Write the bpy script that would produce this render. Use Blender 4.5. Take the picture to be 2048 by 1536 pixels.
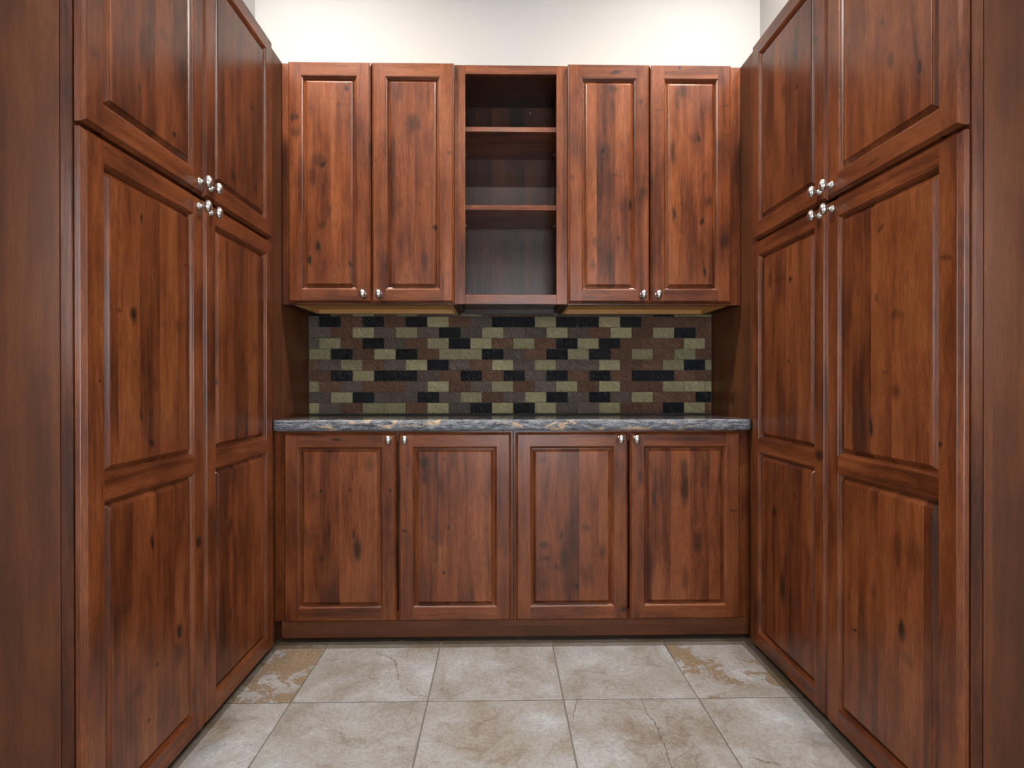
import bpy, bmesh, math, random
from mathutils import Vector, Matrix, noise

# ------------------------------------------------------------------ scene reset
for o in list(bpy.data.objects):
    bpy.data.objects.remove(o, do_unlink=True)
SC = bpy.context.scene
COL = SC.collection
random.seed(7)

# ------------------------------------------------------------------ camera
F_PX, W_PX = 1080.0, 2048.0
cam_d = bpy.data.cameras.new('camera')
cam_d.sensor_fit = 'HORIZONTAL'
cam_d.sensor_width = 36.0
cam_d.lens = F_PX / W_PX * 36.0
cam_d.shift_x = 5.8 / W_PX
cam_d.clip_start = 0.02
cam = bpy.data.objects.new('camera', cam_d)
COL.objects.link(cam)
yaw, pitch, roll = math.radians(0.9936), math.radians(-0.1441), math.radians(-0.0507)
fwd = Vector((math.sin(yaw) * math.cos(pitch), math.cos(yaw) * math.cos(pitch), math.sin(pitch)))
right = Vector((math.cos(yaw), -math.sin(yaw), 0))
up = right.cross(fwd)
r2 = right * math.cos(roll) + up * math.sin(roll)
u2 = up * math.cos(roll) - right * math.sin(roll)
cam.matrix_world = Matrix(((r2.x, u2.x, -fwd.x, 0.0), (r2.y, u2.y, -fwd.y, -2.6694), (r2.z, u2.z, -fwd.z, 1.0748), (0, 0, 0, 1)))
SC.camera = cam

# ------------------------------------------------------------------ world, view, lights
CEIL = 3.42
world = bpy.data.worlds.new('daylight')
SC.world = world
world.use_nodes = True
wb = world.node_tree.nodes['Background']
wb.inputs[0].default_value = (0.72, 0.84, 1.0, 1)
wb.inputs[1].default_value = 1.2
vs = SC.view_settings
vs.view_transform = 'Standard'
vs.look = 'None'
vs.gamma = 1.0
vs.use_curve_mapping = False
vs.exposure = 0.36

LAMPS = [(-0.925, -0.95, 44.0), (1.043, -0.95, 44.0), (0.06, -2.9, 16.0)]  # the last one is an unseen fill lamp added behind the viewpoint
SC.cycles.use_light_tree = False          # few lamps: plain light sampling is quicker
SC.cycles.adaptive_threshold = 0.04
WINDOW_RADIANCE = {1: 9.0, 2: 6.5, 3: 6.5}

# knot and stain marks read off each door: (along the wall, height, half-width, half-height, strength) in metres
KNOTS = {
 'U1': [(-0.755,2.01,0.017,0.019,0.9),(-0.778,2.029,0.043,0.039,0.5),(-0.797,1.959,0.019,0.047,0.5),(-0.775,1.656,0.011,0.035,0.7),(-0.81,1.601,0.012,0.031,0.7),(-0.759,1.749,0.023,0.023,0.5),(-0.653,2.33,0.014,0.017,0.7),(-0.685,2.263,0.019,0.012,0.4),(-0.797,2.239,0.023,0.031,0.35),(-0.639,1.582,0.012,0.016,0.7),(-0.728,1.812,0.011,0.047,0.5),(-0.878,2.208,0.023,0.019,0.7),(-0.871,2.145,0.031,0.023,0.5),(-0.557,2.074,0.006,0.039,0.9)],
 'U2': [(-0.366,2.188,0.039,0.047,0.6),(-0.277,1.74,0.011,0.017,0.8),(-0.32,1.595,0.02,0.055,0.6),(-0.424,2.32,0.02,0.047,0.35),(-0.437,1.844,0.023,0.023,0.25),(-0.515,1.719,0.027,0.047,0.4),(-0.214,2.064,0.012,0.012,0.6)],
 'U3': [(0.447,2.072,0.014,0.022,0.9),(0.446,2.068,0.047,0.055,0.4),(0.564,1.841,0.012,0.031,0.8),(0.532,1.833,0.039,0.031,0.3),(0.493,2.34,0.024,0.016,0.5),(0.41,1.683,0.017,0.024,0.5),(0.402,1.585,0.014,0.024,0.5),(0.512,1.7,0.008,0.016,0.6),(0.501,1.967,0.032,0.009,0.3),(0.528,2.1,0.008,0.012,0.4),(0.501,2.41,0.032,0.01,0.9),(0.611,2.29,0.017,0.014,0.6),(0.623,1.897,0.024,0.024,0.5),(0.331,2.323,0.012,0.023,0.4),(0.311,1.958,0.01,0.016,0.5)],
 'U4': [(0.861,2.126,0.012,0.016,0.95),(0.849,2.134,0.032,0.032,0.4),(0.785,2.33,0.028,0.039,0.6),(0.769,2.283,0.016,0.031,0.5),(0.75,2.071,0.011,0.071,0.7),(0.754,1.803,0.009,0.039,0.8),(0.874,1.772,0.01,0.022,0.9),(0.888,1.551,0.011,0.035,0.7),(0.904,1.859,0.024,0.024,0.5),(0.888,1.969,0.008,0.024,0.4),(0.976,2.269,0.024,0.006,0.6),(0.972,1.686,0.024,0.04,0.6),(0.98,2.147,0.024,0.006,0.5),(0.779,2.433,0.008,0.009,0.8),(0.682,2.251,0.024,0.006,0.5),(0.659,1.928,0.01,0.047,0.4)],
 'B1': [(-0.586,0.386,0.019,0.06,0.8),(-0.601,0.447,0.007,0.017,0.8),(-0.736,0.625,0.007,0.012,0.8),(-0.753,0.609,0.04,0.027,0.3),(-0.619,0.635,0.009,0.012,0.6),(-0.733,0.353,0.012,0.012,0.6),(-0.799,0.461,0.01,0.04,0.6),(-0.786,0.434,0.033,0.04,0.3),(-0.703,0.467,0.005,0.04,0.5),(-0.539,0.742,0.027,0.04,0.4),(-0.449,0.634,0.009,0.012,1),(-0.672,0.84,0.023,0.009,0.7)],
 'B2': [(-0.315,0.748,0.027,0.027,0.7),(-0.311,0.674,0.02,0.024,0.5),(-0.278,0.438,0.012,0.017,0.5),(-0.258,0.431,0.03,0.034,0.35),(-0.214,0.475,0.007,0.01,0.7),(-0.231,0.289,0.009,0.007,0.8),(-0.231,0.758,0.008,0.009,0.6),(-0.21,0.68,0.008,0.054,0.35),(-0.211,0.411,0.007,0.047,0.3),(-0.392,0.466,0.017,0.01,0.7),(-0.385,0.425,0.027,0.04,0.4),(0.025,0.369,0.014,0.034,0.4)],
 'B3': [(0.183,0.401,0.027,0.017,0.65),(0.19,0.344,0.027,0.015,0.6),(0.265,0.343,0.02,0.041,0.6),(0.237,0.306,0.027,0.02,0.45),(0.254,0.442,0.004,0.031,0.9),(0.359,0.475,0.026,0.02,0.5),(0.427,0.373,0.017,0.041,0.5),(0.359,0.272,0.027,0.061,0.4),(0.322,0.228,0.014,0.017,0.8),(0.18,0.753,0.024,0.017,0.4),(0.19,0.239,0.027,0.027,0.3),(0.509,0.718,0.027,0.034,0.4),(0.516,0.135,0.02,0.017,0.7)],
 'B4': [(0.771,0.635,0.022,0.088,0.85),(0.768,0.717,0.024,0.041,0.7),(0.638,0.595,0.01,0.048,0.6),(0.826,0.411,0.024,0.054,0.65),(0.843,0.649,0.008,0.02,0.5),(0.771,0.262,0.02,0.061,0.45),(0.918,0.676,0.01,0.082,0.6),(0.665,0.439,0.027,0.041,0.2),(0.973,0.539,0.024,0.007,0.7),(0.802,0.846,0.041,0.01,0.5),(0.584,0.684,0.014,0.041,0.5)],
 'LUN': [(-1.238,1.993,0.012,0.022,0.6),(-1.174,2.025,0.023,0.023,0.35),(-1.091,1.976,0.021,0.034,0.7),(-1.132,1.771,0.011,0.012,0.9),(-1.279,1.824,0.005,0.009,0.7),(-1.265,1.936,0.027,0.035,0.25),(-1.434,1.82,0.018,0.015,0.5)],
 'LUF': [(-0.651,2.091,0.019,0.022,0.8),(-0.793,1.787,0.017,0.018,0.8),(-0.624,1.806,0.014,0.019,0.9),(-0.762,1.988,0.01,0.018,0.5),(-0.754,2.223,0.019,0.089,0.25)],
 'LLN': [(-1.274,1.495,0.008,0.015,0.8),(-1.302,1.245,0.015,0.024,0.8),(-1.351,1.25,0.01,0.008,0.6),(-1.117,1.235,0.024,0.028,0.5),(-1.191,1.236,0.029,0.013,0.3),(-1.275,0.995,0.008,0.017,0.6),(-1.233,0.917,0.012,0.011,0.9),(-1.08,1.417,0.005,0.004,0.9),(-1.278,1.123,0.025,0.083,0.2),(-1.426,1.083,0.007,0.005,0.8),(-1.232,0.661,0.01,0.028,0.7),(-1.113,0.367,0.017,0.025,0.9),(-1.117,0.304,0.026,0.05,0.6),(-1.212,0.321,0.006,0.005,0.9),(-1.339,0.526,0.031,0.017,0.35),(-1.248,0.195,0.004,0.004,0.9),(-1.082,0.449,0.013,0.076,0.4),(-1.288,0.293,0.041,0.026,0.25),(-1.018,0.596,0.017,0.024,0.95)],
 'LLF': [(-0.636,1.206,0.027,0.03,0.4),(-0.763,0.999,0.018,0.034,0.3),(-0.904,1.073,0.01,0.016,0.9),(-0.821,0.588,0.018,0.036,0.7),(-0.766,0.433,0.015,0.049,0.5),(-0.822,0.286,0.014,0.035,0.6)],
 'RUN': [(-1.228,2.042,0.011,0.015,0.6),(-1.259,1.925,0.013,0.029,0.6),(-1.356,1.85,0.009,0.02,0.8),(-1.087,2.049,0.012,0.032,0.4),(-1.163,2.101,0.022,0.051,0.3),(-1.2,1.685,0.028,0.004,0.6)],
 'RUF': [(-0.722,2.133,0.02,0.04,0.6),(-0.807,2.1,0.016,0.013,0.7),(-0.697,2.248,0.015,0.02,0.4),(-0.852,2.193,0.007,0.012,0.5),(-0.784,1.818,0.006,0.026,0.7),(-0.926,2.189,0.018,0.012,0.8)],
 'RLN': [(-1.222,1.494,0.017,0.007,0.6),(-1.185,0.952,0.01,0.03,0.95),(-1.3,0.438,0.016,0.031,0.9),(-1.287,0.644,0.013,0.062,0.6),(-1.344,0.643,0.038,0.048,0.4),(-1.117,0.354,0.013,0.007,0.7),(-1.197,0.497,0.019,0.027,0.4),(-1.32,0.374,0.032,0.024,0.4),(-1.424,0.93,0.01,0.01,0.8),(-1.206,1.304,0.008,0.016,0.6),(-1.281,1.251,0.025,0.019,0.5),(-1.304,1.241,0.005,0.022,0.5),(-1.279,1.05,0.025,0.026,0.5),(-1.242,1.103,0.013,0.006,0.5),(-1.415,1.218,0.01,0.008,0.6),(-1.441,1.363,0.024,0.007,0.5)],
 'RLF': [(-0.716,0.328,0.023,0.061,0.9),(-0.656,0.589,0.014,0.018,0.9),(-0.796,0.677,0.012,0.013,0.6),(-0.781,0.539,0.015,0.051,0.4),(-0.945,0.84,0.028,0.023,0.9),(-0.624,1.465,0.022,0.033,0.6),(-0.767,1.443,0.013,0.013,0.7),(-0.757,1.151,0.011,0.008,0.7),(-0.688,1.459,0.06,0.011,0.4)],
}

# ------------------------------------------------------------------ helpers
def link(o, parent=None):
    COL.objects.link(o)
    if parent is not None:
        o.parent = parent
    return o

def mesh_obj(name, verts, faces, mat, parent=None, smooth=False):
    me = bpy.data.meshes.new(name)
    me.from_pydata([tuple(v) for v in verts], [], faces)
    me.validate()
    bm = bmesh.new(); bm.from_mesh(me)
    bmesh.ops.recalc_face_normals(bm, faces=bm.faces)
    bm.to_mesh(me); bm.free()
    if smooth:
        for p in me.polygons:
            p.use_smooth = True
    me.materials.append(mat)
    return link(bpy.data.objects.new(name, me), parent)

def empty(name, loc):
    o = bpy.data.objects.new(name, None)
    o.empty_display_size = 0.05
    o.location = loc
    return link(o)

def tag(o, label, cat=None, group=None):
    o['label'] = label
    if cat: o['category'] = cat
    if group: o['group'] = group
    return o

def struct(o, label=None):
    o['kind'] = 'structure'
    if label: o['label'] = label
    return o

def to_local(o, parent):
    """keep world placement when parenting a mesh built in world coordinates to an empty"""
    o.matrix_parent_inverse = parent.matrix_world.inverted()

def add_gco(me, across, depth, along, off):
    """grain coordinates of a wooden piece: across the grain, through it, along it (metres)"""
    a = me.attributes.new('gco', 'FLOAT_VECTOR', 'POINT')
    ax, dp, al = Vector(across), Vector(depth), Vector(along)
    flat = []
    for v in me.vertices:
        flat += [v.co.dot(ax) + off[0], v.co.dot(dp) + off[1], v.co.dot(al) + off[2]]
    a.data.foreach_set('vector', flat)

X3, Y3, Z3 = (1, 0, 0), (0, 1, 0), (0, 0, 1)
def roff():
    return (random.uniform(0, 40), random.uniform(0, 40), random.uniform(0, 40))

def box_mesh(name, lo, hi, mat, bevel=0.0, grain='Z', seg=1):
    me = bpy.data.meshes.new(name)
    bm = bmesh.new()
    bmesh.ops.create_cube(bm, size=1.0)
    for v in bm.verts:
        v.co = Vector([lo[i] + (v.co[i] + 0.5) * (hi[i] - lo[i]) for i in range(3)])
    if bevel:
        bmesh.ops.bevel(bm, geom=list(bm.edges), offset=bevel, segments=seg, profile=0.6, affect='EDGES')
    bm.to_mesh(me); bm.free()
    me.materials.append(mat)
    if grain:
        al = {'X': X3, 'Y': Y3, 'Z': Z3}[grain]
        dims = [hi[i] - lo[i] for i in range(3)]
        g = 'XYZ'.index(grain)
        oth = [i for i in range(3) if i != g]
        th = min(oth, key=lambda i: dims[i]); ac = [i for i in oth if i != th][0]
        add_gco(me, (X3, Y3, Z3)[ac], (X3, Y3, Z3)[th], al, roff())
    return me

def box(name, lo, hi, mat, parent=None, bevel=0.0015, grain='Z', seg=1):
    o = bpy.data.objects.new(name, box_mesh(name, lo, hi, mat, bevel, grain, seg))
    link(o, parent)
    if parent is not None:
        to_local(o, parent)
    return o

# ------------------------------------------------------------------ node helpers
class NT:
    def __init__(self, tree):
        self.t = tree
    def n(self, kind, **props):
        node = self.t.nodes.new(kind)
        for k, v in props.items():
            setattr(node, k, v)
        return node
    def l(self, a, b):
        self.t.links.new(a, b)
    def put(self, sock, val):
        if hasattr(val, 'is_linked') or isinstance(val, bpy.types.NodeSocket):
            self.l(val, sock)
        else:
            sock.default_value = val
    def m(self, op, a, b=None, c=None, clamp=False):
        nd = self.n('ShaderNodeMath', operation=op, use_clamp=clamp)
        for i, v in enumerate((a, b, c)):
            if v is not None: self.put(nd.inputs[i], v)
        return nd.outputs[0]
    def v(self, op, a, b=None, c=None):
        nd = self.n('ShaderNodeVectorMath', operation=op)
        for i, x in enumerate((a, b, c)):
            if x is not None: self.put(nd.inputs[i], x)
        return nd.outputs['Value'] if op in ('LENGTH', 'DOT_PRODUCT', 'DISTANCE') else nd.outputs[0]
    def noise(self, vec, scale, detail=3.0, rough=0.55, dist=0.0):
        nd = self.n('ShaderNodeTexNoise')
        self.l(vec, nd.inputs['Vector'])
        nd.inputs['Scale'].default_value = scale
        nd.inputs['Detail'].default_value = detail
        nd.inputs['Roughness'].default_value = rough
        nd.inputs['Distortion'].default_value = dist
        return nd.outputs['Fac']
    def ramp(self, fac, stops, interp='LINEAR'):
        nd = self.n('ShaderNodeValToRGB')
        nd.color_ramp.interpolation = interp
        els = nd.color_ramp.elements
        while len(els) < len(stops): els.new(0.5)
        for e, (p, c) in zip(els, stops):
            e.position = p
            e.color = (c[0], c[1], c[2], 1) if not isinstance(c, (int, float)) else (c, c, c, 1)
        self.l(fac, nd.inputs[0])
        return nd.outputs[0]
    def mix(self, fac, a, b, blend='MIX'):
        nd = self.n('ShaderNodeMix', data_type='RGBA', blend_type=blend)
        self.put(nd.inputs[0], fac)
        for s, v in ((6, a), (7, b)):
            if isinstance(v, tuple): nd.inputs[s].default_value = (v[0], v[1], v[2], 1)
            else: self.l(v, nd.inputs[s])
        return nd.outputs[2]
    def smooth(self, val, e0, e1, t0=0.0, t1=1.0):
        nd = self.n('ShaderNodeMapRange', interpolation_type='SMOOTHSTEP')
        self.put(nd.inputs[0], val)
        for i, x in enumerate((e0, e1, t0, t1)): nd.inputs[i + 1].default_value = x
        return nd.outputs[0]
    def bump(self, h, strength, dist):
        nd = self.n('ShaderNodeBump')
        nd.inputs['Strength'].default_value = strength
        nd.inputs['Distance'].default_value = dist
        self.l(h, nd.inputs['Height'])
        return nd.outputs[0]

def new_mat(name):
    m = bpy.data.materials.new(name)
    m.use_nodes = True
    nt = NT(m.node_tree)
    p = m.node_tree.nodes['Principled BSDF']
    return m, nt, p

# ---- alder wood node group: grain vector + knot darkness -> colour, roughness, height
def alder_group():
    g = bpy.data.node_groups.new('stained_alder', 'ShaderNodeTree')
    I = g.interface
    I.new_socket('Grain', in_out='INPUT', socket_type='NodeSocketVector')
    I.new_socket('Dark', in_out='INPUT', socket_type='NodeSocketFloat')
    I.new_socket('Boards', in_out='INPUT', socket_type='NodeSocketFloat')
    I.new_socket('Knots', in_out='INPUT', socket_type='NodeSocketFloat')
    I.new_socket('Color', in_out='OUTPUT', socket_type='NodeSocketColor')
    I.new_socket('Rough', in_out='OUTPUT', socket_type='NodeSocketFloat')
    nt = NT(g)
    gi, go = nt.n('NodeGroupInput'), nt.n('NodeGroupOutput')
    G = gi.outputs['Grain']
    sep = nt.n('ShaderNodeSeparateXYZ'); nt.l(G, sep.inputs[0])
    a, d, l = sep.outputs
    # glued-up boards: random tone and grain offset per board of about 8 cm
    bid = nt.m('FLOOR', nt.m('MULTIPLY', a, 12.5))
    bid = nt.m('MULTIPLY', bid, gi.outputs['Boards'])
    wn = nt.n('ShaderNodeTexWhiteNoise', noise_dimensions='1D'); nt.l(nt.m('ADD', bid, 0.37), wn.inputs['W'])
    shift = nt.v('SCALE', wn.outputs['Color']); shift.node.inputs['Scale'].default_value = 9.0
    P = nt.v('ADD', G, shift)
    # gentle waviness of the grain
    low = nt.n('ShaderNodeTexNoise'); nt.l(nt.v('MULTIPLY', P, (3.0, 3.0, 1.6)), low.inputs['Vector'])
    low.inputs['Scale'].default_value = 1.5; low.inputs['Detail'].default_value = 1
    wob = nt.v('MULTIPLY', nt.v('SUBTRACT', low.outputs['Color'], (0.5, 0.5, 0.5)), (0.05, 0.05, 0.0))
    Pw = nt.v('ADD', P, wob)
    streak = nt.noise(nt.v('MULTIPLY', Pw, (30, 30, 1.5)), 1.0, 3, 0.6)
    ring = nt.noise(nt.v('MULTIPLY', Pw, (95, 95, 3.0)), 1.0, 2, 0.6)
    pore = nt.noise(nt.v('MULTIPLY', Pw, (520, 520, 22)), 1.0, 1, 0.5)
    blot = nt.noise(nt.v('MULTIPLY', P, (7.5, 7.5, 3.2)), 1.0, 3, 0.6)
    tone = nt.m('SUBTRACT', nt.m('ADD', nt.m('MULTIPLY', streak, 0.50), nt.m('MULTIPLY', blot, 0.60)), 0.030)
    tone = nt.m('ADD', tone, nt.m('MULTIPLY', nt.m('SUBTRACT', ring, 0.5), 0.16))
    bt = nt.m('MULTIPLY', nt.m('SUBTRACT', wn.outputs['Value'], 0.5), 0.22)
    tone = nt.m('ADD', tone, nt.m('MULTIPLY', bt, gi.outputs['Boards']))
    col = nt.ramp(tone, [(0.27, (0.030, 0.0085, 0.0035)), (0.41, (0.086, 0.0210, 0.0066)),
                         (0.53, (0.155, 0.0400, 0.0112)), (0.70, (0.235, 0.0700, 0.0210))])
    # random knots: elongated cells, only some of them hold a knot
    vor = nt.n('ShaderNodeTexVoronoi', feature='F1')
    kn = ring
    kv = nt.v('ADD', nt.v('MULTIPLY', P, (6.5, 0.0, 3.4)), nt.v('SCALE', nt.v('SUBTRACT', low.outputs['Color'], (0.5, 0.5, 0.5))))
    kv.node.inputs[1].links[0].from_node.inputs['Scale'].default_value = 0.25
    nt.l(kv, vor.inputs['Vector']); vor.inputs['Scale'].default_value = 1.0
    csep = nt.n('ShaderNodeSeparateColor'); nt.l(vor.outputs['Color'], csep.inputs[0])
    has = nt.m('GREATER_THAN', csep.outputs[0], 0.55)
    dist = nt.m('ADD', vor.outputs['Distance'], nt.m('MULTIPLY', nt.m('SUBTRACT', kn, 0.5), 0.13))
    core = nt.smooth(dist, 0.11, 0.02)
    halo = nt.m('MULTIPLY', nt.smooth(dist, 0.42, 0.06), 0.50)
    rk = nt.m('MULTIPLY', nt.m('MULTIPLY', nt.m('MAXIMUM', core, halo), has), gi.outputs['Knots'])
    dk = nt.m('MAXIMUM', rk, gi.outputs['Dark'], clamp=True)
    col = nt.mix(nt.m('MULTIPLY', dk, 0.90), col, (0.0095, 0.0048, 0.0030))
    pdark = nt.smooth(pore, 0.60, 0.42, 0.70, 1.0)
    pm = nt.n('ShaderNodeVectorMath', operation='SCALE'); nt.l(col, pm.inputs[0]); nt.l(pdark, pm.inputs['Scale'])
    nt.l(pm.outputs[0], go.inputs['Color'])
    nt.l(nt.m('ADD', 0.22, nt.m('MULTIPLY', streak, 0.16)), go.inputs['Rough'])
    return g
ALDER = alder_group()

def wood_mat(name, boards=0.0, knots=1.0, marks=None, tint=None, rough=0.0, flat=None):
    """marks: (across, along, r_across, r_along, strength) in the piece's own grain coordinates"""
    m, nt, p = new_mat(name)
    at = nt.n('ShaderNodeAttribute', attribute_name='gco')
    grp = nt.n('ShaderNodeGroup'); grp.node_tree = ALDER
    nt.l(at.outputs['Vector'], grp.inputs['Grain'])
    grp.inputs['Boards'].default_value = boards
    grp.inputs['Knots'].default_value = knots
    grp.inputs['Dark'].default_value = 0.0
    if marks:
        nz = nt.n('ShaderNodeTexNoise'); nz.inputs['Scale'].default_value = 1.0; nz.inputs['Detail'].default_value = 3
        nt.l(nt.v('MULTIPLY', at.outputs['Vector'], (42, 42, 20)), nz.inputs['Vector'])
        j = nt.v('MULTIPLY', nt.v('SUBTRACT', nz.outputs['Color'], (0.5, 0.5, 0.5)), (0.020, 0.0, 0.034))
        q = nt.v('MULTIPLY', nt.v('ADD', at.outputs['Vector'], j), (1, 0, 1))
        acc = None
        for (ca, cl, ra, rl, st) in marks:
            sc = (1 / ra, 0.0, 1 / rl)
            w = nt.v('MULTIPLY_ADD', q, sc, (-ca / ra, 0.0, -cl / rl))
            ln = nt.v('LENGTH', w)
            e = nt.smooth(ln, 1.22, 0.30, 0.0, min(st * 1.05, 1.0))
            if st >= .7 and ra < .022 and rl < .036: e = nt.m('MAXIMUM', e, nt.smooth(ln, 0.62, 0.42))
            acc = e if acc is None else nt.m('MAXIMUM', acc, e)
        nt.l(acc, grp.inputs['Dark'])
    c = grp.outputs['Color']
    if flat:
        c = nt.mix(flat[0], c, flat[1])
    if tint:
        c = nt.mix(1.0, c, tint, 'MULTIPLY')
    nt.l(c, p.inputs['Base Color'])
    r = grp.outputs['Rough']
    if rough: r = nt.m('ADD', r, rough)
    nt.l(r, p.inputs['Roughness'])
    p.inputs['IOR'].default_value = 1.5
    nt.l(nt.bump(nt.noise(nt.v('MULTIPLY', at.outputs['Vector'], (150, 150, 6)), 1.0, 1), 0.16, 0.0012), p.inputs['Normal'])
    if flat: p.inputs['Specular IOR Level'].default_value = 0.32
    return m

M_WOOD = wood_mat('stained_alder_frame', boards=0.0, knots=0.75)
M_RAIL = wood_mat('stained_alder_rail', boards=0.0, knots=0.55)
M_PLY = wood_mat('stained_plain_veneer', boards=0.6, knots=0.10, rough=0.12, flat=(0.58, (0.088, 0.0335, 0.0150)))
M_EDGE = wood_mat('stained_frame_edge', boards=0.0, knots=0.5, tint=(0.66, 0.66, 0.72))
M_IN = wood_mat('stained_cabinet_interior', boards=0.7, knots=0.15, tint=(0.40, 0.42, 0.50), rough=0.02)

def simple(name, col, rough=0.5, metal=0.0):
    m, nt, p = new_mat(name)
    p.inputs['Base Color'].default_value = (*col, 1)
    p.inputs['Roughness'].default_value = rough
    p.inputs['Metallic'].default_value = metal
    return m, nt, p

def coords(nt):
    tc = nt.n('ShaderNodeTexCoord')
    return tc.outputs['Object']

# natural maple underside
M_MAPLE, nt, p = simple('natural_maple', (0.42, 0.21, 0.065), 0.5)
c = coords(nt)
f = nt.noise(nt.v('MULTIPLY', c, (2.0, 60, 60)), 1.0, 3)
nt.l(nt.ramp(f, [(0.3, (0.56, 0.29, 0.085)), (0.7, (0.74, 0.43, 0.15))]), p.inputs['Base Color'])

# brushed nickel
M_NICKEL, nt, p = simple('brushed_nickel', (0.62, 0.60, 0.57), 0.27, 1.0)
c = coords(nt)
f = nt.noise(nt.v('MULTIPLY', c, (700, 700, 60)), 1.0, 2)
nt.l(nt.smooth(f, 0.3, 0.7, 0.22, 0.36), p.inputs['Roughness'])
M_STEEL, _, _ = simple('zinc_screw', (0.55, 0.52, 0.48), 0.35, 1.0)

# painted wall
def paint(name, col):
    m, nt, p = simple(name, col, 0.75)
    c = coords(nt)
    f = nt.noise(c, 90.0, 3)
    nt.l(nt.bump(f, 0.08, 0.002), p.inputs['Normal'])
    g = nt.noise(c, 1.2, 2)
    nt.l(nt.mix(nt.smooth(g, 0.35, 0.65), tuple(x * 0.985 for x in col), col), p.inputs['Base Color'])
    return m
M_WALL = paint('off_white_paint', (0.365, 0.369, 0.366))
M_CEIL = paint('white_ceiling_paint', (0.80, 0.79, 0.76))

# grout
M_GROUT, nt, p = simple('floor_grout', (0.13, 0.115, 0.10), 0.9)
M_SGROUT, nt, p = simple('backsplash_grout', (0.105, 0.082, 0.058), 0.85)

# granite
def granite():
    m, nt, p = new_mat('dark_granite')
    geo = nt.n('ShaderNodeTexCoord').outputs['Object']
    wv = nt.n('ShaderNodeTexNoise'); nt.l(geo, wv.inputs['Vector']); wv.inputs['Scale'].default_value = 5.0; wv.inputs['Detail'].default_value = 3
    q = nt.v('ADD', nt.v('MULTIPLY', geo, (1, 1.6, 2.2)), nt.v('MULTIPLY', wv.outputs['Color'], (0.12, 0.12, 0.12)))
    spk = nt.noise(geo, 420.0, 3, 0.7)
    med = nt.noise(nt.v('MULTIPLY', q, (16, 60, 60)), 1.0, 4, 0.65)
    base = nt.ramp(nt.m('ADD', nt.m('MULTIPLY', spk, 0.55), nt.m('MULTIPLY', med, 0.45)),
                   [(0.36, (0.012, 0.015, 0.022)), (0.47, (0.070, 0.080, 0.100)), (0.60, (0.30, 0.31, 0.33))])
    vein = nt.noise(nt.v('MULTIPLY', q, (7.5, 10, 12)), 1.0, 5, 0.62, 0.6)
    vm = nt.smooth(vein, 0.585, 0.640)
    br = nt.m('MULTIPLY', vm, nt.smooth(spk, 0.36, 0.50))
    col = nt.mix(br, base, (0.52, 0.37, 0.23))
    # the polished top stays darker, the chipped front face scatters lighter
    nrm = nt.n('ShaderNodeAttribute', attribute_name='chipped')
    top = nt.mix(0.62, col, (0.012, 0.011, 0.011))
    topc = nt.mix(br, top, (0.36, 0.24, 0.13))
    nt.l(nt.mix(nrm.outputs['Fac'], topc, col), p.inputs['Base Color'])
    nt.l(nt.m('ADD', 0.045, nt.m('MULTIPLY', nrm.outputs['Fac'], 0.36)), p.inputs['Roughness'])
    nt.l(nt.bump(nt.m('MULTIPLY', nt.noise(geo, 130.0, 4, 0.65), nrm.outputs['Fac']), 0.85, 0.006), p.inputs['Normal'])
    return m
M_GRANITE = granite()

# split-face glazed backsplash tiles
def tile_mat(name, cols, rough):
    m, nt, p = new_mat(name)
    tc = nt.n('ShaderNodeTexCoord').outputs['Object']
    oi = nt.n('ShaderNodeObjectInfo')
    off = nt.n('ShaderNodeCombineXYZ')
    nt.l(nt.m('MULTIPLY', oi.outputs['Random'], 37.0), off.inputs[0])
    nt.l(nt.m('MULTIPLY', oi.outputs['Random'], 91.0), off.inputs[2])
    q = nt.v('ADD', tc, off.outputs[0])
    # slanted ridges like split slate
    sk = nt.n('ShaderNodeVectorRotate', rotation_type='Y_AXIS'); nt.l(q, sk.inputs['Vector'])
    nt.l(nt.m('ADD', 0.45, nt.m('MULTIPLY', oi.outputs['Random'], 0.5)), sk.inputs['Angle'])
    rdg = nt.noise(nt.v('MULTIPLY', sk.outputs[0], (105, 45, 34)), 1.0, 4, 0.62, 0.9)
    fine = nt.noise(q, 260.0, 3)
    t = nt.m('ADD', nt.m('MULTIPLY', rdg, 0.6), nt.m('MULTIPLY', fine, 0.4))
    base = nt.ramp(t, [(0.36, cols[0]), (0.62, cols[1])])
    hs = nt.n('ShaderNodeHueSaturation'); nt.l(base, hs.inputs['Color'])
    nt.l(nt.m('ADD', 0.80, nt.m('MULTIPLY', oi.outputs['Random'], 0.4)), hs.inputs['Value'])
    nt.l(hs.outputs[0], p.inputs['Base Color'])
    p.inputs['Roughness'].default_value = rough
    nt.l(nt.bump(nt.m('ADD', rdg, nt.m('MULTIPLY', fine, 0.15)), 1.0, 0.016), p.inputs['Normal'])
    return m
M_TILE = {'K': tile_mat('black_slate_tile', ((0.0035, 0.0048, 0.0068), (0.0100, 0.0135, 0.0180)), 0.13),
          'O': tile_mat('olive_stone_tile', ((0.27, 0.24, 0.125), (0.42, 0.385, 0.225)), 0.20),
          'B': tile_mat('brown_stone_tile', ((0.105, 0.053, 0.031), (0.185, 0.098, 0.062)), 0.20),
          'G': tile_mat('grey_brown_stone_tile', ((0.095, 0.072, 0.058), (0.165, 0.130, 0.108)), 0.20)}

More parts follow.
